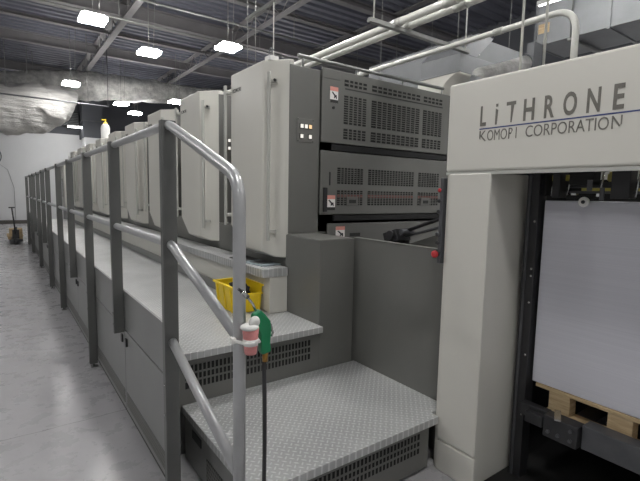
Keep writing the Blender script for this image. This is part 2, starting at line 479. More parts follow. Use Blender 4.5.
bx('dark_slot', u1, 2.30, 3.82, YW-.008, YW, 1.995, 2.045, 'void')
# lower door
d2 = bx('vent_door', u1, 2.185, 3.84, yd, YW, 1.450, 1.985, 'gray', .004)
mb = MB()
for (a, b), nx in (((2.365, 2.655), 8), ((2.72, 3.315), 16), ((3.385, 3.69), 8)):
    grid_vent(mb, a, b, 1.715, 1.852, yd, nx, 8, 'gray', bx_=.010, bz_=.005)
    grid_vent(mb, a, b, 1.530, 1.658, yd, nx, 8, 'gray', bx_=.010, bz_=.005, red=(1.60, 1.622))
mb.build('vent_slots', d2)
for a in (2.47, 3.43):
    h = bx('grip_plate', d2, a, a+.13, yd-.008, yd, 1.528, 1.602, 'gray', .002)
    bx('grip_recess', h, a+.028, a+.105, yd-.010, yd-.007, 1.548, 1.578, 'seam')
bx('door_latch', d2, 2.215, 2.255, yd-.014, yd, 1.475, 1.68, 'black', .004)
bx('latch_slot', d2, 2.278, 2.290, yd-.004, yd, 1.70, 1.81, 'black')
sticker(d2, 2.255, 2.345, 1.488, 1.615, yd, 'middle white warning sticker below the lock')
bx('dark_slot', u1, 2.33, 3.82, YW-.030, YW, 1.395, 1.442, 'void', .003)
d3 = bx('kick_panel', u1, 2.27, 3.84, yd, YW, 1.02, 1.372, 'gray', .004)
sticker(d3, 2.36, 2.46, 1.225, 1.345, yd, 'lowest white warning sticker on the kick panel')
bx('grip_recess', d3, 2.52, 2.64, yd-.003, yd, 1.252, 1.282, 'seam')
mb = MB().tube([(2.00, 3.12, 2.73), (3.80, 3.12, 2.735)], .016, 'strut', 10)
for x in (2.05, 2.62, 3.2, 3.78): mb.cyl((x, 3.12, 2.62), (x, 3.12, 2.735), .010, 'strut', 8)
mb.build('top_rail', u1)

# hood on the roof of the nearest tower (curved sheet) with its riser
r = thing('exhaust_hood', (4.7, 3.7, 0), 'curved pale sheet metal hood behind the slotted grey wall', 'hood')
poly = [(4.29, 3.92, 2.60), (4.29, 3.92, 3.03), (4.29, 3.30, 3.03)] + [(4.29, 3.30+.33*math.sin(i/8*PI/2), 3.03-.43*(1-math.cos(i/8*PI/2))) for i in range(1, 9)]
MB().prism(poly, (.80, 0, 0), 'beige', True).build('curved_sheet', r)
MB().box(4.30, 5.08, 3.31, 3.90, 3.032, 3.24, 'galv').box(4.285, 5.095, 3.295, 3.915, 3.03, 3.05, 'galv').build('riser', r, .004)
MB().prism([(4.30, 3.31, 3.241), (4.30, 3.90, 3.241), (4.62, 3.90, 3.52), (4.62, 3.31, 3.52)], (.30, 0, 0), 'galv').build('sloped_top', r, .004)
MB().box(4.30, 5.08, 3.66, 3.90, 0, 2.60, 'galvdk').build('base', r)

# bottle on the sixth tower
r = thing('spray_bottle', (1.845, 10.22, 2.671), 'white bottle with yellow cap standing on a far press tower', 'bottle')
MB().lathe((1.845, 10.22, 2.671), [(.082, 0), (.088, .02), (.088, .21), (.07, .27), (.035, .305)], 'white', 16).build('bottle_body', r)
MB().lathe((1.845, 10.22, 2.976), [(.040, -.02), (.042, .02), (.016, .03), (.016, .065)], 'yellow', 12).box(1.775, 1.865, 10.20, 10.24, 3.035, 3.06, 'yellow').build('cap', r)

# feeder at the far end
r = thing('feeder_unit', (2.6, 17.6, 0), 'low beige feeder beyond the last press tower', 'feeder')
MB().box(1.9, 3.9, 15.75, 19.0, 0, 1.3, 'gray').box(1.95, 3.8, 16.9, 18.9, 1.3, 2.45, 'gray').build('body', r)
MB().box(1.74, 1.92, 16.8, 18.9, .9, 2.5, 'beige').build('front_panel', r, .01)
bx('window', r, 1.73, 1.75, 17.2, 18.3, 1.35, 1.95, 'glass')

# ------------------------------------------------------------------ foot shelf along the towers
r = thing('foot_shelf', (1.75, 9.0, .673), 'long diamond plate shelf along the foot of the press towers', 'shelf')
MB().box(1.62, 1.851, 2.99, 15.5, .968, 1.034, 'tread').build('shelf_plate', r, .003)
MB().box(1.69, 1.851, 3.0, 3.04, .673, .967, 'beige').box(1.70, 1.851, 3.04, 15.5, .675, .965, 'beige').build('shelf_front', r, .004)
bx('plinth', r, 1.675, 1.69, 3.35, 15.5, .673, .76, 'gray2')

r = thing('booklet', (1.76, 3.3, 1.034), 'glossy grey booklet lying on the near end of the shelf', 'booklet')
rot = Matrix.Rotation(math.radians(8), 3, 'Z')
MB().box(1.66, 1.85, 3.12, 3.42, 1.034, 1.042, 'paperpad', rot).build('cover', r)
MB().box(1.70, 1.84, 3.22, 3.36, 1.042, 1.045, 'black', rot).build('printed_square', r)
MB().box(1.665, 1.845, 3.42, 3.70, 1.034, 1.039, 'seam').build('dark_sheet', r)

# ------------------------------------------------------------------ walkway
DZ, SZ = .673, .3365
YF = 2.50          # front edge of the walkway
XA = .672           # aisle face
r = thing('walkway_platform', (1.2, 9.0, 0), 'long raised diamond plate walkway along the press', 'walkway')
MB().prism([(XA+.13, YF, DZ-.045), (XA+.13, YF, DZ), (XA+.13, 3.0, DZ), (XA+.13, 3.0, DZ-.012), (XA+.13, 2.545, DZ-.012), (XA+.13, 2.545, DZ-.045)], (1.85-XA-.13, 0, 0), 'tread').box(XA+.016, 1.70, 3.001, 15.95, DZ-.012, DZ, 'tread').box(XA+.016, XA+.129, YF, 3.0, DZ-.012, DZ, 'tread').build('deck_plate', r, .003)
MB().box(XA+.03, 1.85, YF+.09, 15.9, 0, DZ-.014, 'gray2').build('frame', r)
# front riser with slotted grate
yr = 2.553
MB().box(XA+.02, 1.853, yr, yr+.03, SZ-.02, DZ-.045, 'gray').build('riser', r)
mb = MB(); grid_vent(mb, .86, 1.775, .432, .575, yr, 34, 3, 'gray', bx_=.009, bz_=.012, depth=.004); mb.build('riser_grate', r)
posts_long = [2.08, 4.41, 6.75, 8.33, 10.60, 13.10, 15.0]
posts_short = [3.26, 5.60, 9.40, 11.95]
allp = sorted(posts_long+posts_short)
seams = [2.18]+allp[1:]+[15.95]
for i in range(len(seams)-1):
    a, b = seams[i]+.004, seams[i+1]-.004
    bx('toe_board', r, XA, XA+.014, a, b, DZ-.02, .931, 'gray2', .002)
    d = bx('cabinet_door', r, XA, XA+.03, a, b, .06, DZ-.03, 'gray2', .003)
    bx('vent_strip', d, XA-.003, XA, a+.03, b-.03, .10, .20, 'perf')
    # catches sit beside the short posts
    near = seams[i+1] in posts_short
    yc = b-.06 if near else a+.06
    mb = MB().box(XA-.012, XA, yc-.018, yc+.018, .545, .60, 'black'); mb.build('latch', d, .002)
bx('base_strip', r, XA+.02, XA+.03, 2.18, 15.95, 0, .06, 'seam')
bx('end_plate', r, XA+.003, XA+.03, 2.172, 2.184, .0, .931, 'gray2')

# ------------------------------------------------------------------ step
r = thing('step_platform', (1.4, 2.0, 0), 'low diamond plate step in front of the walkway', 'step')
SX0, SX1, SY0, SY1 = .835, 2.19, 1.594, 2.553
MB().prism([(SX0, SY0, SZ-.045), (2.04, SY0, SZ-.045), (2.04, 1.65, SZ-.045), (SX1, 1.65, SZ-.045), (SX1, SY1-.002, SZ-.045), (SX0, SY1-.002, SZ-.045)], (0, 0, .045), 'tread').build('tread', r, .003)
s = MB().box(SX0+.02, SX0+.035, SY0+.03, SY1, 0, SZ-.046, 'gray2').build('side_panel', r)
bx('grip_slot', s, SX0+.016, SX0+.02, 2.28, 2.42, .19, .24, 'black')
bx('vent_strip', s, SX0+.017, SX0+.02, SY0+.06, 2.20, .03, .17, 'perf')
f = MB().box(SX0+.035, 2.00, SY0+.035, SY0+.05, .02, SZ-.046, 'gray').build('front_panel', r)
mb = MB(); grid_vent(mb, .95, 1.92, .13, .25, SY0+.035, 36, 3, 'gray', bx_=.009, bz_=.012); mb.build('front_grate', f)
for x in (SX0+.06, 1.96, 2.13):
    for y in (SY0+.07, SY1-.06): MB().box(x-.02, x+.02, y-.02, y+.02, 0, SZ-.046, 'gray').build('leg', r)

# guard around the corner
r = thing('safety_guard', (2.0, 2.6, 0), 'plain grey sheet metal guard boxing in the step', 'guard')
MB().box(1.853, 2.172, 2.556, 3.034, .0, 1.297, 'gray').build('corner_box', r, .006)
MB().box(2.192, 2.215, 1.71, 2.60, 0, 1.296, 'gray').box(2.192, 2.24, 1.71, 2.60, 1.286, 1.30, 'gray').build('side_panel', r, .003)

# ------------------------------------------------------------------ railing
r = thing('railing', (.70, 6.0, 0), 'grey tube railing on tall flat posts along the aisle', 'railing')
PX0, PX1 = .600, .667
for y in posts_long:
    mb = MB().box(PX0, PX1, y-.02, y+.02, .03 if y > 3 else 0, 1.945, 'postgray')
    if y > 3: mb.cyl((PX0+.034, y, 0), (PX0+.034, y, .05), .010, 'postgray', 8).box(PX0+.01, PX0+.07, y-.03, y+.03, 0, .008, 'postgray')
    for z in (.70, .55): mb.cyl((PX0-.004, y, z), (PX0+.002, y, z), .008, 'chrome', 8)
    mb.build('post', r, .003)
for y in posts_short:
    mb = MB().box(PX0, PX1, y-.02, y+.02, .635, 1.945, 'postgray')
    for z in (.70, .78): mb.cyl((PX0-.004, y, z), (PX0+.002, y, z), .008, 'chrome', 8)
    mb.build('post', r, .003)
def bend(p0, p1, p2, rad, n=8):
    p0, p1, p2 = map(Vector, (p0, p1, p2))
    a = p1+(p0-p1).normalized()*rad; b = p1+(p2-p1).normalized()*rad
    return [((1-t)**2)*a+2*t*(1-t)*p1+t*t*b for t in [i/n for i in range(n+1)]]
RX = .636
TZ, MZ, LZ3 = 1.925, 1.382, .80
yv = 1.335
path = [(RX, 15.05, TZ)] + bend((RX, 15.05, TZ), (RX, 2.06, TZ), (RX, yv, 1.675), .05, 4) + bend((RX, 2.06, TZ), (RX, yv, 1.675), (RX, yv, 0), .085, 8) + [(RX, yv, .005)]
MB().tube(path, .0215, 'rail', 16).build('top_rail', r)
MB().tube([(RX, 15.05, MZ)]+bend((RX, 15.05, MZ), (RX, 2.06, MZ), (RX, yv, 1.135), .04, 3)+[(RX, yv, 1.135)], .0205, 'rail', 14).build('mid_rail', r)
MB().tube([(RX, 2.06, .915), (RX, yv, .645)], .0205, 'rail', 14).build('lower_rail', r)
MB().lathe((RX, yv, 0), [(.06, 0), (.06, .008), (.03, .010), (.0215, .02)], 'rail', 16).build('foot_flange', r)

# ------------------------------------------------------------------ bin on the walkway
bl = Vector((1.50, 3.16, DZ))
mb = MB()
def hexa(mb, q0, z0, q1, z1, m):
    a = [mb.bm.verts.new((x, y, z0)) for x, y in q0]; b = [mb.bm.verts.new((x, y, z1)) for x, y in q1]
    fs = [mb.bm.faces.new(a[::-1]), mb.bm.faces.new(b)]+[mb.bm.faces.new((a[i], a[(i+1) % 4], b[(i+1) % 4], b[i])) for i in range(4)]
    mb._f(fs, m)
bx0, bx1, by0, by1 = 1.455, 1.675, 3.13, 3.47
zb, zt = DZ+.002, DZ+.215
def wallq(x0, x1, y0, y1, dx0, dx1, dy0, dy1, z1, m='yellow'):
    hexa(mb, [(x0, y0), (x1, y0), (x1, y1), (x0, y1)], zb, [(x0+dx0, y0+dy0), (x1+dx1, y0+dy0), (x1+dx1, y1+dy1), (x0+dx0, y1+dy1)], z1, m)
mb.box(bx0, bx1, by0, by1, zb, zb+.008, 'yellow')
wallq(bx0, bx0+.008, by0, by1, -.025, -.025, 0, 0, zt)
wallq(bx1-.008, bx1, by0, by1, .02, .02, 0, 0, zt)
wallq(bx0, bx1, by1-.008, by1, 0, 0, .02, .02, zt)
wallq(bx0, bx1, by0, by0+.008, 0, 0, -.02, -.02, zt-.06)
mb.box(bx0-.035, bx0-.012, by0-.015, by1+.025, zt-.012, zt+.004, 'yellow')
mb.box(bx1+.008, bx1+.030, by0-.015, by1+.025, zt-.012, zt+.004, 'yellow')
mb.box(bx0-.03, bx1+.025, by1+.008, by1+.03, zt-.012, zt+.004, 'yellow')
mb.box(bx0-.008, bx1+.008, by0-.03, by0-.010, zt-.072, zt-.056, 'yellow')
for i in range(3):
    y = by0+.03+i*.13; wallq(bx0-.010, bx0, y, y+.02, -.022, -.022, 0, 0, zt-.012)
for i in range(3):
    x = bx0+.02+i*.085; wallq(x, x+.02, by0-.010, by0, 0, 0, -.018, -.018, zt-.066)
tag(mb.build('parts_bin', None, .003), 'yellow plastic bin standing on the walkway under the shelf edge', 'bin')
mb = MB(); bmesh.ops.create_icosphere(mb.bm, subdivisions=3, radius=1)
for v in mb.bm.verts:
    q = 1+.22*math.sin(7*v.co.x+3*v.co.z)*math.cos(6*v.co.y+1)+.1*math.sin(15*v.co.z+9*v.co.y)
    v.co = Vector((1.545+v.co.x*.075*q+.02, 3.30+v.co.y*.12*q, DZ+.135+v.co.z*.085*q))
mb._f(mb.bm.faces, 'void', True)
tag(mb.build('black_rag'), 'crumpled black cloth lying in the yellow bin', 'rag')

# ------------------------------------------------------------------ air gun, cup, hose
r = thing('air_gun', (.745, 1.335, 1.0), 'green air blow gun hanging on the upright rail, black hose below', 'air gun')
AX, AY = .684, 1.292
def gp(u, z, d=0): return (AX+u, AY+d, z)
prof = [(-.020, 1.228), (.004, 1.240), (.022, 1.222), (.042, 1.198), (.046, 1.170), (.042, 1.12), (.046, 1.088), (.010, 1.083), (.006, 1.11), (.004, 1.155), (-.008, 1.178), (-.024, 1.196)]
MB().prism([gp(u, z, -.014) for u, z in prof], (0, .028, 0), 'green').build('gun_body', r, .006, 3)
MB().tube([gp(.026, 1.205), gp(.050, 1.178), gp(.057, 1.150), (AX+.052, AY, 1.138)], .004, 'chrome', 8).build('trigger', r)
MB().tube([gp(-.008, 1.236), gp(-.020, 1.262), gp(-.036, 1.282), gp(-.048, 1.296)], .0045, 'chrome', 8).cyl(gp(-.038, 1.286), gp(-.060, 1.308), .008, 'chrome', 10).tube([gp(-.060, 1.308), gp(-.072, 1.318)], .005, 'black', 8).build('nozzle', r)
MB().cyl(gp(.028, 1.088), gp(.028, 1.055), .010, 'brass', 10).build('hose_fitting', r)
hp = []
for i in range(25):
    t_ = i/24; z = 1.055-t_*1.04; hp.append((AX+.026-.035*t_+.018*math.sin(t_*PI), AY+.004, z))
MB().tube(hp+[(AX-.06, AY-.02, .008), (AX-.15, AY-.06, .009), (AX-.35, AY-.10, .009)], .0075, 'black', 10).build('hose', r)

r = thing('paper_cup', (.650, 1.279, 1.08), 'red and white cup tied to the upright rail beside the green gun', 'cup')
CX, CY = .650, 1.279
MB().lathe((CX, CY, 1.098), [(.019, 0), (.021, .008), (.0255, .062), (.028, .088)], 'cupred', 20).build('cup_body', r)
MB().lathe((CX, CY, 1.098), [(.0235, .030), (.0245, .0305), (.0265, .052), (.0255, .0525)], 'white', 20).build('band', r)
MB().lathe((CX-.004, CY, 1.183), [(.028, 0), (.031, .004), (.030, .010), (.018, .016)], 'white', 20).lathe((CX+.008, CY-.012, 1.206), [(.004, -.004), (.018, -.004), (.021, .002), (.018, .007), (.004, .008)], 'white', 16, 'y').build('lid', r)
MB().tube([(CX+.002, CY-.027, 1.140), (CX-.024, CY-.012, 1.139), (RX-.027, yv-.012, 1.137), (RX-.018, yv+.022, 1.136), (RX+.018, yv+.022, 1.136), (CX+.030, CY+.010, 1.139), (CX+.022, CY-.018, 1.140)], .006, 'white', 8).box(RX-.034, RX-.020, yv-.02, yv, 1.128, 1.146, 'white').build('tie', r)

# ------------------------------------------------------------------ gantry with the lettered header
XH = 2.05
YA = 1.640         # far edge
YN = -.55          # near edge (outside the frame)
r = thing('delivery_gantry', (2.4, .6, 0), 'beige gantry with large lettering over the paper stack', 'delivery gantry')
MB().box(XH, 2.42, YN, YA, 1.762, 2.238, 'beige').build('header', r, .014, 3)
hd = r.children[0]
MB().box(2.424, 3.5, 1.30, YA-.02, 2.20, 2.24, 'gray').box(2.424, 3.5, YN+.02, YN+.3, 2.20, 2.24, 'gray').build('roof', r)
MB().box(XH+.004, XH+.03, YN, YA-.004, 1.745, 1.762, 'beigedk').build('header_lip', r)

mb = MB()
ZL0, ZL1 = 1.992, 2.094
def fl(ya, yb, z0=ZL0, z1=ZL1): return lambda u, v, d: (XH-.0012-d*.2, ya+(yb-ya)*u, z0+(z1-z0)*v)
LET = {'L': (1.432, 1.398), 'H': (1.197, 1.144), 'R': (1.097, 1.051), 'O': (1.012, .955), 'N': (.914, .861), 'E': (.813, .773)}
def large(): 
    mb.build('large_letter', hd)
for ch, (a, b) in LET.items():
    mb = MB(); add_text(mb, ch, fl(a, b), 'letter', .022); large()
mb = MB()
def flat(pts): mb.prism([(XH, y, z) for y, z in pts], (-.0015, 0, 0), 'letter')
H = ZL1-ZL0
# worn I: the top end has come away from the stem
flat([(1.345, ZL0+H*.86), (1.333, ZL0+H*.86), (1.333, ZL1), (1.345, ZL1)])
flat([(1.346, ZL0), (1.336, ZL0), (1.332, ZL0+H*.70), (1.345, ZL0+H*.78)])
large(); mb = MB()
# worn T: the stem wedges away downward
flat([(1.287, ZL1-H*.17), (1.238, ZL1-H*.17), (1.238, ZL1), (1.287, ZL1)])
flat([(1.262, ZL0+H*.02), (1.256, ZL0+H*.02), (1.247, ZL1-H*.17), (1.263, ZL1-H*.17)])
large()
mb = MB()
zs0, zs1 = 1.915, 1.968
add_text(mb, 'K', fl(1.432, 1.392, zs0, zs1), 'letter', -.004, cuts=[((0, .30, 0), (-.75, -.8, 0))])
add_text(mb, 'OMO', fl(1.386, 1.276, zs0, zs1), 'letter', -.004)
add_text(mb, 'R', fl(1.268, 1.240, zs0, zs1), 'letter', -.004, cuts=[((.42, .36, 0), (.75, -.6, 0))])
add_text(mb, 'I', fl(1.230, 1.226, zs0, zs1), 'letter', -.004, cuts=[])
mb.build('small_lettering', hd); mb = MB()
add_text(mb, 'CORPORATIO', fl(1.180, .822, zs0, zs1), 'letter', -.004)
add_text(mb, 'N', fl(.812, .774, zs0, zs1), 'letter', -.004, cuts=[((.72, .12, 0), (.6, -.8, 0))])
mb.build('small_lettering', hd)
MB().box(XH-.0012, XH, YN+.3, 1.434, 1.975, 1.981, 'blue').build('stripe', hd)

# pillar
p = MB().box(XH+.012, 2.44, 1.362, YA-.002, 0, 1.755, 'beige').build('pillar', r, .012, 3)
MB().box(XH, XH+.02, 1.352, YA-.028, .195, 1.752, 'beige').build('front_cover', p, .008, 3)
MB().box(XH, XH+.02, 1.352, YA-.028, 0, .186, 'beige').build('lower_cover', p, .008, 3)
MB().box(XH+.012, 2.44, YN, YN+.28, 0, 1.755, 'beige').build('pillar', r, .012)
MB().box(3.42, 3.46, YN, YA, 0, 2.2, 'void').box(2.445, 3.46, YA-.03, YA-.005, 0, 2.2, 'void').box(2.07, 3.42, YN+.30, 1.358, .0, .018, 'void').box(2.45, 3.42, 1.359, YA-.03, .0, .018, 'void').build('inner_shade_panels', r)  # black panels put the shade of the gantry's inside into their colour
# control strip on the far edge of the pillar
cs = MB().box(XH-.006, XH+.03, YA+.002, YA+.026, 1.24, 1.73, 'dkmetal').build('control_strip', r, .003)
def knob(z, m, rad, ln, name='push_button'):
    MB().cyl((XH-.012, YA+.02, z), (XH-.018-ln*.5, YA+.02, z), rad*.7, 'black', 12).lathe((XH-.014-ln, YA+.02, z), [(rad*.6, 0), (rad, .006), (rad, ln*.6), (rad*.7, ln*.7)], m, 14, 'x').build(name, cs)
knob(1.66, 'red', .012, .012); knob(1.60, 'black', .012, .012); knob(1.54, 'black', .012, .010)
knob(1.41, 'dkmetal', .014, .014); knob(1.36, 'black', .012, .012); knob(1.295, 'red', .021, .034, 'stop_button')

# lift mast and lift beam
r = thing('lift_mast', (2.40, 1.29, 0), 'black upright lift mast beside the pillar', 'lift mast')
MB().box(2.36, 2.375, 1.258, 1.325, .02, 1.76, 'black').box(2.375, 2.44, 1.315, 1.325, .02, 1.76, 'black').box(2.375, 2.44, 1.258, 1.268, .02, 1.76, 'black').build('channel', r)
MB().box(2.352, 2.36, 1.300, 1.312, .02, 1.75, 'dkmetal').build('chain', r)
mb = MB()
for z in (.4, .75, 1.05, 1.2, 1.24, 1.5): mb.cyl((2.362, 1.27, z), (2.354, 1.27, z), .006, 'chrome', 8)
mb.build('bolts', r)
r = thing('lift_beam', (2.34, .7, .39), 'dark steel lift beam carrying the wooden pallet', 'lift beam')
MB().box(2.30, 2.385, -.15, .925, .385, .508, 'dkmetal').build('beam', r, .004)
mb = MB()
for y in (.05, .55, 1.0): mb.box(2.385, 3.2, y-.05, y+.05, .40, .448, 'dkmetal')
mb.build('fork', r)
b = MB().box(2.265, 2.345, .93, 1.10, .385, .50, 'black').box(2.30, 2.352, 1.10, 1.255, .43, .50, 'black').box(2.262, 2.30, 1.105, 1.20, .42, .48, 'black').build('bracket', r, .004)
MB().box(2.24, 2.36, 1.03, 1.06, .502, .510, 'chrome', Matrix.Rotation(.45, 3, 'Z')).build('lever_plate', b)
mb = MB()
for y, z in ((.96, .42), (1.07, .42), (.96, .47), (1.02, .42)): mb.cyl((2.267, y, z), (2.252, y, z), .009, 'dkmetal', 10)
mb.build('bolts', b)

r = thing('wooden_pallet', (2.76, .7, .45), 'wooden pallet under the tall paper stack', 'pallet')
PY = [1.09, .80, .51, .25]
MB().box(2.395, 3.13, .19, 1.22, .578, .598, 'wood').build('deck_board', r, .003)
for x in (2.395, 2.72, 3.05): MB().box(x, x+.08, .19, 1.16, .448, .470, 'wood').build('bottom_board', r, .003)
for x in (2.40, 2.72, 3.05):
    for y in PY: MB().box(x, x+.075, y-.055, y+.055, .470, .578, 'wood').build('block', r, .003)

o = MB().box(2.40, 3.12, .215, 1.245, .600, 1.615, 'paper').build('paper_stack', None, .004)
tag(o, 'tall neat stack of white paper sheets on a wooden pallet', 'paper stack')

# gripper bar over the stack
r = thing('gripper_bar', (2.45, .8, 1.6), 'black bar of suction blocks and rollers over the paper stack', 'gripper bar')
MB().box(2.46, 2.52, .0, 1.24, 1.685, 1.715, 'black').box(2.43, 2.445, .0, 1.24, 1.655, 1.668, 'dkmetal').build('cross_bar', r)
def blk(name, ya, yb, za, zb, m, x0=2.385, x1=2.47): return MB().box(x0, x1, yb, ya, za, zb, m).build(name, r, .003)
blk('suction_block', 1.205, 1.165, 1.630, 1.775, 'black'); blk('suction_block', 1.12, 1.005, 1.70, 1.78, 'void')
blk('suction_block', .925, .845, 1.632, 1.778, 'black'); blk('suction_block', 1.13, 1.01, 1.625, 1.645, 'void')
blk('suction_block', .74, .66, 1.64, 1.778, 'black'); blk('suction_block', 1.255, 1.235, 1.64, 1.78, 'void')
blk('clamp_plate', 1.028, 1.002, 1.668, 1.722, 'dkmetal', 2.372, 2.380); blk('clamp_plate', .968, .946, 1.622, 1.684, 'dkmetal', 2.372, 2.380)
blk('olive_block', .97, .92, 1.70, 1.765, 'amber', 2.47, 2.52)
for y in (1.035, .70): MB().lathe((2.372, y, 1.612), [(.010, -.006), (.024, -.006), (.026, 0), (.024, .012), (.010, .012)], 'white', 18, 'x').lathe((2.364, y, 1.612), [(.009, -.003), (.010, .012)], 'black', 10, 'x').build('roller', r)
MB().box(2.80, 2.83, .05, 1.24, 1.66, 1.70, 'amber').box(2.80, 2.83, .05, 1.24, 1.74, 1.80, 'beigedk').build('added_bright_bars', r)  # pale and olive bars added to brighten the gap behind the blocks
mb = MB()
for y in (1.22, 1.15, 1.075, .95, .885, .80, .74): mb.box(2.44, 2.47, y-.014, y+.014, 1.72, 1.752, 'white' if int(y*1000) % 2 else 'amber')
mb.build('valve', r)
mb = MB()
for y in (1.225, 1.14, .985, .83, .78): mb.cyl((2.42, y, 1.64), (2.43, y-.01, 1.775), .005, 'chrome', 8)
for y in (1.19, 1.10, .98, .90): mb.box(2.40, 2.43, y-.012, y+.012, 1.64, 1.655, 'chrome')
mb.build('air_pipes', r)
MB().box(2.47, 2.51, 1.19, 1.22, 1.71, 1.98, 'black').box(2.40, 2.51, 1.19, 1.22, 1.94, 1.98, 'black').box(2.47, 2.51, .1, .13, 1.71, 1.98, 'black').box(2.40, 2.51, .1, .13, 1.94, 1.98, 'black').build('hanger', r)

# lever arm and wedge plate between guard and gantry
r = thing('lever_mechanism', (2.4, 2.1, 0), 'black strut arm on a grey wedge plate behind the guard', 'arm')
MB().prism([(2.50, 2.42, 0), (2.50, 2.42, 1.225), (2.50, 1.72, 1.47), (2.50, 1.66, 1.47), (2.50, 1.66, 0)], (.05, 0, 0), 'gray').build('wedge_plate', r, .003)
MB().tube([(2.42, 2.36, 1.335), (2.42, 1.92, 1.487), (2.42, 1.72, 1.555)], .013, 'black', 10).tube([(2.43, 2.28, 1.325), (2.43, 1.98, 1.41)], .010, 'dkmetal', 10).build('rod', r)
MB().box(2.36, 2.50, 2.30, 2.44, 1.27, 1.36, 'black', Matrix.Rotation(-.33, 3, 'X')).cyl((2.34, 2.36, 1.33), (2.52, 2.36, 1.33), .035, 'black', 14).cyl((2.35, 2.25, 1.36), (2.47, 2.25, 1.36), .022, 'dkmetal', 12).box(2.44, 2.50, 2.30, 2.40, 1.0, 1.30, 'black').build('pivot_block', r, .003)

# ------------------------------------------------------------------ overhead pipes, struts, rods
def bendpath(pts, rad, n=8):
    out = [Vector(pts[0])]
    for i in range(1, len(pts)-1): out += bend(pts[i-1], pts[i], pts[i+1], rad, n)
    return out+[Vector(pts[-1])]
r = thing('pipe', (3.0, 3.0, 2.24), 'white pipe with an elbow turning down onto the gantry roof', 'pipe')
EX, EZ, EY = 3.0, 2.825, 1.44
MB().tube(bendpath([(EX, 6.2, EZ), (EX, EY, EZ), (EX, EY, 2.24)], .15, 10), .021, 'pipe', 14).build('tube', r)
MB().cyl((EX, 1.95, EZ), (EX, 2.02, EZ), .025, 'beigedk', 14).cyl((EX, EY, 2.40), (EX, EY, 2.46), .025, 'beigedk', 14).build('coupling', r)
MB().lathe((EX, EY, 2.24), [(.10, 0), (.10, .012), (.035, .014), (.03, .04)], 'stkwhite', 20).build('flange', r)
bx('support_block', r, EX-.04, EX+.04, 4.75, 4.83, 2.63, EZ-.02, 'strut')
for px_, pz_, lab in ((3.235, 3.30, 'upper of two parallel white pipes crossing overhead'), (3.375, 3.30, 'lower of two parallel white pipes crossing overhead')):
    r = thing('pipe', (px_, 3, pz_), lab, 'pipe', 'parallel white overhead pipes')
    MB().tube([(px_, -1.5, pz_), (px_, 9.0, pz_)], .037, 'pipe', 16).build('tube', r)
    MB().cyl((px_, 2.55, pz_), (px_, 2.68, pz_), .043, 'beigedk', 16).cyl((px_, 3.20, pz_), (px_, 3.30, pz_), .042, 'beigedk', 16).build('coupling', r)
    mb = MB()
    for y in (6.5, -.8): mb.cyl((px_, y, pz_), (px_, y, ZC), .006, 'strut', 6)
    mb.build('hanger', r)
r = thing('strut_hanger', (3.6, 3.25, 3.24), 'slotted metal strut hung on rods under the white pipes', 'strut')
MB().box(2.86, 4.36, 3.225, 3.275, 3.225, 3.262, 'strut').build('channel', r)
MB().cyl((2.92, 3.25, 3.24), (2.92, 3.25, ZC), .008, 'pipe', 8).cyl((4.30, 3.25, 3.24), (4.30, 3.25, ZC), .008, 'pipe', 8).build('rod', r)
for x, lab in ((2.50, 'left of two thin white rods rising from the gantry roof'), (2.755, 'right of two thin white rods rising from the gantry roof')):
    o = MB().cyl((x, 1.5, 2.24), (x, 1.5, ZC), .008, 'pipe', 10).build('support_rod'); tag(o, lab, 'rod', 'white rods over the gantry')
r = thing('wire_hanger', (2.83, 5.0, 2.63), 'thin vertical wire rod with a short strut above the nearest tower', 'hanger')
MB().cyl((2.845, 5.0, 2.63), (2.845, 5.0, ZC), .008, 'pipe', 8).build('rod', r)
MB().box(2.83, 2.87, 4.98, 5.75, 3.95, 3.985, 'strut').build('channel', r)
o = MB().box(1.765, 1.845, 3.16, 3.24, 2.668, 2.70, 'white').tube([(1.80, 3.2, 2.70), (1.79, 3.22, 2.74), (1.80, 3.21, 2.77), (1.82, 3.19, 2.75)], .006, 'galvdk', 6).build('cable_bracket', u1)

# ------------------------------------------------------------------ ducts
r = thing('sheet_metal_duct', (5.24, 1, 3.3), 'large rectangular sheet metal duct at the upper right', 'duct')
MB().box(4.92, 5.57, -1.5, 2.80, 3.30, 3.72, 'galv').build('duct_body', r, .004)
mb = MB()
for y in (-.6, .8, 2.05): mb.box(4.905, 5.585, y-.015, y+.015, 3.285, 3.735, 'galv')
mb.box(4.91, 5.58, 2.78, 2.80, 3.29, 3.73, 'galvdk')
mb.build('seam_flange', r)
bx('paper_tag', r, 4.915, 4.92, 2.64, 2.76, 3.42, 3.52, 'wood')
mb = MB()
for y in (-.5, 2.4):
    for x in (4.9, 5.59): mb.cyl((x, y, 3.28), (x, y, ZC), .006, 'strut', 6)
    mb.box(4.88, 5.61, y-.02, y+.02, 3.26, 3.285, 'strut')
mb.build('hanger', r)
r = thing('fan_box', (5.7, 4.8, 3.0), 'dull grey duct box with small white labels beyond the duct', 'duct box')
MB().box(5.14, 6.3, 3.8, 5.8, 3.02, 3.75, 'galvdk').build('box', r, .004)
for x, z in ((5.25, 3.52), (5.92, 3.42)): bx('paper_label', r, x, x+.09, 3.796, 3.80, z, z+.10, 'stkwhite')
mb = MB()
for x in (5.12, 6.33):
    for y in (4.0, 5.5): mb.cyl((x, y, 3.0), (x, y, ZC), .006, 'strut', 6)
for y in (4.0, 5.5): mb.box(5.10, 6.35, y-.02, y+.02, 2.99, 3.02, 'strut')
mb.build('hanger', r)
r = thing('flexible_duct', (4.4, 2.8, 2.9), 'shiny foil flexible duct above the gantry edge', 'flexible duct')
MB().tube([(4.0, 2.85, 2.84), (4.2, 2.82, 2.90), (4.45, 2.8, 2.98), (4.75, 2.8, 3.09)], .085, 'foil', 16).build('hose', r)
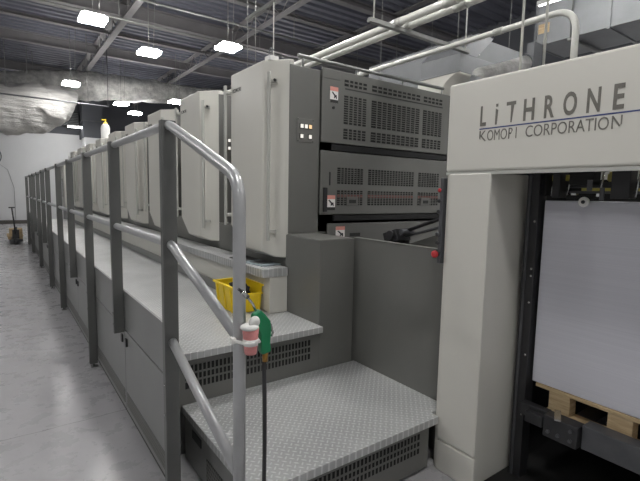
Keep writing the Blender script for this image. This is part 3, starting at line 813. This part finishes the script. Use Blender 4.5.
MB().cyl((4.75, 2.8, 3.09), (4.78, 2.8, 3.10), .10, 'galvdk', 16).box(4.78, 4.95, 2.72, 2.80, 3.02, 3.31, 'galvdk').cyl((4.0, 2.85, 2.84), (4.02, 2.96, 2.63), .07, 'galvdk', 12).build('collar', r)

def wrinkled(pts, rs, m, seg=40, amp=.05, sub=5, squash=1.0):
    mb = MB(); P = []; R = []
    for i in range(len(pts)-1):
        for k in range(sub):
            t_ = k/sub; t_ = t_; P.append(Vector(pts[i]).lerp(Vector(pts[i+1]), t_)); R.append(rs[i]+(rs[i+1]-rs[i])*t_)
    P.append(Vector(pts[-1])); R.append(rs[-1])
    mb.tube(P, R, m, seg)
    from mathutils import noise as N
    for v in mb.bm.verts:
        q = v.co; d = N.noise(q*2.0)*amp+N.noise(q*5.3)*amp*.6
        v.co = q+Vector((0, d*.8, d+(.06*amp)*math.sin(q.x*9)))
    return mb
r = thing('foil_duct', (1, 17.3, 4.7), 'long foil wrapped duct hanging across the far ceiling', 'duct')
wrinkled([(-6.9, 18.0, 4.84), (-1, 18.0, 4.84), (.1, 18.0, 4.86), (1.47, 18.1, 5.13), (2.74, 18.2, 5.27), (3.8, 18.2, 5.35), (6.38, 18.2, 5.50), (9.9, 18.2, 5.58)], [.42, .42, .42, .47, .48, .46, .36, .34], 'foil', 36, .10, 10).build('foil_sleeve', r)
mb = MB()
for x in (-5, -2, .9, 3.2, 5.5, 8.5):
    yy = 18.0 if x < 1 else 18.2; mb.cyl((x, yy-.3, 5.0), (x+.02, yy-.3, ZC), .009, 'strut', 6); mb.cyl((x+.25, yy+.3, 5.0), (x+.2, yy+.3, ZC), .009, 'strut', 6)
mb.build('hanger', r)
r = thing('wrapped_duct', (-.5, 17.0, 3.3), 'bulging duct wrapped in wrinkled pale plastic sheet at left', 'duct')
wrinkled([(-6.9, 16.7, 3.95), (-0.975, 16.672, 3.96), (0.098, 16.575, 3.96), (0.877, 16.477, 4.038), (1.414, 16.477, 4.184), (1.804, 16.477, 4.428), (2.145, 16.575, 4.643)], [0.702, 0.702, 0.722, 0.722, 0.663, 0.449, 0.117], 'wrap', 40, .12, 9).build('plastic_sleeve', r)
mb = MB()
for x in (-5, -2.2, .3): mb.cyl((x, 16.1, 4.1), (x, 16.25, ZC), .009, 'strut', 6)
mb.build('hanger', r)

# ------------------------------------------------------------------ far end of the hall
r = thing('wall_grille', (2.85, 24.0, 4.5), 'dark louvred grille box high on the far wall', 'grille')
MB().box(2.48, 3.16, 23.7, 24.2, 4.50, 5.15, 'black').build('box', r)
mb = MB()
for i in range(8): mb.box(2.50, 3.14, 23.68, 23.70, 4.54+i*.075, 4.57+i*.075, 'galvdk')
mb.build('louvres', r)
r = thing('drop_duct', (3.7, 23.4, 3.55), 'wide dull duct dropping down the far wall behind the bottle', 'duct')
MB().box(3.22, 4.05, 23.0, 24.2, 3.95, ZC, 'walldk').box(3.19, 4.08, 22.97, 24.2, 4.7, 4.74, 'galvdk').build('duct_body', r)
MB().box(3.26, 4.0, 22.9, 23.9, 3.55, 3.95, 'wall').build('outlet_box', r)
r = thing('wall_fan', (.02, 23.8, 3.1), 'round dark wall fan at the far left edge', 'fan')
mb = MB()
fy, fz, fx = 23.6, 2.95, -.28
for R_ in (.12, .22, .32, .42): 
    mb.tube([(fx+R_*math.cos(a*PI/12), fy, fz+R_*math.sin(a*PI/12)) for a in range(25)], .012 if R_ < .4 else .022, 'galvdk', 6, False)
for a in range(18): mb.tube([(fx+.05*math.cos(a*PI/9), fy, fz+.05*math.sin(a*PI/9)), (fx+.42*math.cos(a*PI/9), fy, fz+.42*math.sin(a*PI/9))], .006, 'galvdk', 5)
mb.build('guard', r)
mb = MB()
for a in range(4):
    an = a*PI/2+.3; ca, sa = math.cos(an), math.sin(an)
    mb.prism([(fx+.05*ca, fy+.03, fz+.05*sa), (fx+.36*ca-.10*sa, fy+.02, fz+.36*sa+.10*ca), (fx+.38*ca+.08*sa, fy+.06, fz+.38*sa-.08*ca)], (0, .012, 0), 'dkmetal')
mb.build('blades', r)
MB().cyl((fx, fy+.02, fz), (fx, fy+.3, fz), .10, 'dkmetal', 16).box(fx-.05, fx+.05, fy+.25, Y1, fz-.05, fz+.05, 'dkmetal').build('motor', r)
MB().tube([(fx+.05, fy+.3, fz-.1), (.35, Y1-.02, 2.4), (.55, Y1-.02, 1.6), (.55, Y1-.02, .2)], .007, 'galv', 6).build('cable', r)

r = thing('pallet_jack', (.45, 15.6, 0), 'pallet jack with black upright handle at the aisle end', 'pallet jack')
MB().tube([(.44, 15.35, .30), (.42, 15.30, .62), (.385, 15.25, 1.05)], .018, 'black', 8).tube([(.31, 15.25, 1.06), (.46, 15.25, 1.06)], .016, 'black', 8).build('handle', r)
MB().cyl((.40, 15.35, .09), (.50, 15.35, .09), .09, 'black', 16).build('wheel', r)
MB().box(.37, .53, 15.34, 15.50, .17, .42, 'black').cyl((.45, 15.42, .40), (.45, 15.42, .50), .04, 'dkmetal', 10).build('pump', r)
for x in (.30, .50): MB().box(x, x+.12, 15.5, 16.5, .06, .13, 'dkmetal').build('fork', r)
r = thing('wooden_pallet', (.45, 16.0, .13), 'pale wooden pallet on the pallet jack at the aisle end', 'pallet')
for x in (.26, .41, .54): MB().box(x, x+.08, 15.56, 16.45, .13, .21, 'wood').build('stringer', r)
for i in range(5): MB().box(.24, .64, 15.55+i*.19, 15.68+i*.19, .21, .235, 'wood').build('deck_board', r)
r = thing('cardboard_box', (.45, 16.0, .235), 'small tan box on the far pallet', 'box')
MB().box(.30, .62, 15.6, 16.0, .235, .43, 'wood').build('carton', r)
MB().box(.43, .49, 15.598, 16.002, .425, .433, 'yellow').build('tape', r)

for o in bpy.data.objects:
    if o.parent is None and o.location.y > 15 and o.get('category') in ('pallet jack', 'pallet', 'box'): o.location.x -= .12
# ceiling conduits
for i, (pts, lab) in enumerate((([(-6.9, 9.55, 5.35), (10.9, 9.55, 5.35)], 'thin conduit crossing the ceiling nearest the front lamps'), ([(-6.9, 11.3, 5.5), (10.9, 11.3, 5.5)], 'thin conduit crossing the ceiling behind the front lamps'), ([(-6.9, 15.25, 4.21), (2.85, 15.25, 4.16), (2.85, 15.25, 6.2)], 'dark pipe crossing in front of the wrapped duct'))):
    r = thing('conduit', pts[0], lab, 'conduit')
    MB().tube(pts, .022, 'strut' if i < 2 else 'galvdk', 8).build('tube', r)
    mb = MB()
    for x in (-5, -1, 2.3 if i == 2 else 2.4) + (() if i == 2 else (6, 9.5)): mb.cyl((x, pts[0][1], pts[0][2]), (x, pts[0][1], ZC), .008, 'strut', 6)
    mb.build('hanger', r)

# ------------------------------------------------------------------ world, camera, view
w = bpy.data.worlds.new('world'); S.world = w; w.use_nodes = True
w.node_tree.nodes['Background'].inputs[0].default_value = (.5, .55, .65, 1)
w.node_tree.nodes['Background'].inputs[1].default_value = .1
cam = bpy.data.cameras.new('camera'); co = bpy.data.objects.new('camera', cam); COL.objects.link(co)
R3 = Matrix(((0.8115409688726942, 0.04622433294323327, -0.5824642194033226), (-0.5839721234759815, 0.09732868724599691, -0.8059179149528343), (0.019437459816593547, 0.994178272586423, 0.10597993901184447)))
co.matrix_world = Matrix.Translation((0, 0, 1.63)) @ R3.to_4x4()
cam.sensor_width = 36; cam.lens = 443/640*36; cam.clip_start = .05; cam.clip_end = 100
S.camera = co
# separate fittings that are pieces of their own
def islands(o):
    bm = bmesh.new(); bm.from_mesh(o.data); left = set(bm.verts); groups = []
    while left:
        st = [left.pop()]; g = set(st)
        while st:
            v = st.pop()
            for e in v.link_edges:
                q = e.other_vert(v)
                if q in left: left.discard(q); g.add(q); st.append(q)
        groups.append([v.index for v in g])
    bm.free(); return groups
for o in list(bpy.data.objects):
    if o.type != 'MESH' or o.name.split('.')[0] not in ('coupling', 'collar', 'seam_flange', 'bolts', 'air_pipes', 'hanger', 'rod', 'foot_rest', 'stringer', 'roof'): continue
    if o.data.users > 1: continue
    gs = islands(o)
    if len(gs) < 2: continue
    nm = {'bolts': 'bolt', 'air_pipes': 'air_pipe'}.get(o.name.split('.')[0], o.name.split('.')[0])
    for g in gs:
        bm = bmesh.new(); bm.from_mesh(o.data); bm.verts.ensure_lookup_table(); keep = set(g)
        bmesh.ops.delete(bm, geom=[v for v in bm.verts if v.index not in keep], context='VERTS')
        me = bpy.data.meshes.new(nm); bm.to_mesh(me); bm.free()
        for m in o.data.materials: me.materials.append(m)
        c = bpy.data.objects.new(nm, me); COL.objects.link(c); c.parent = o.parent; c.location = o.location
        for md in o.modifiers:
            q = c.modifiers.new('bevel', 'BEVEL'); q.width = md.width; q.segments = md.segments; q.limit_method = 'ANGLE'; q.angle_limit = md.angle_limit
    bpy.data.objects.remove(o)
S.view_settings.view_transform = 'Standard'; S.view_settings.look = 'None'
S.view_settings.exposure = 0.42; S.view_settings.gamma = 1; S.view_settings.use_curve_mapping = False
S.cycles.use_denoising = True
S.cycles.max_bounces = 8
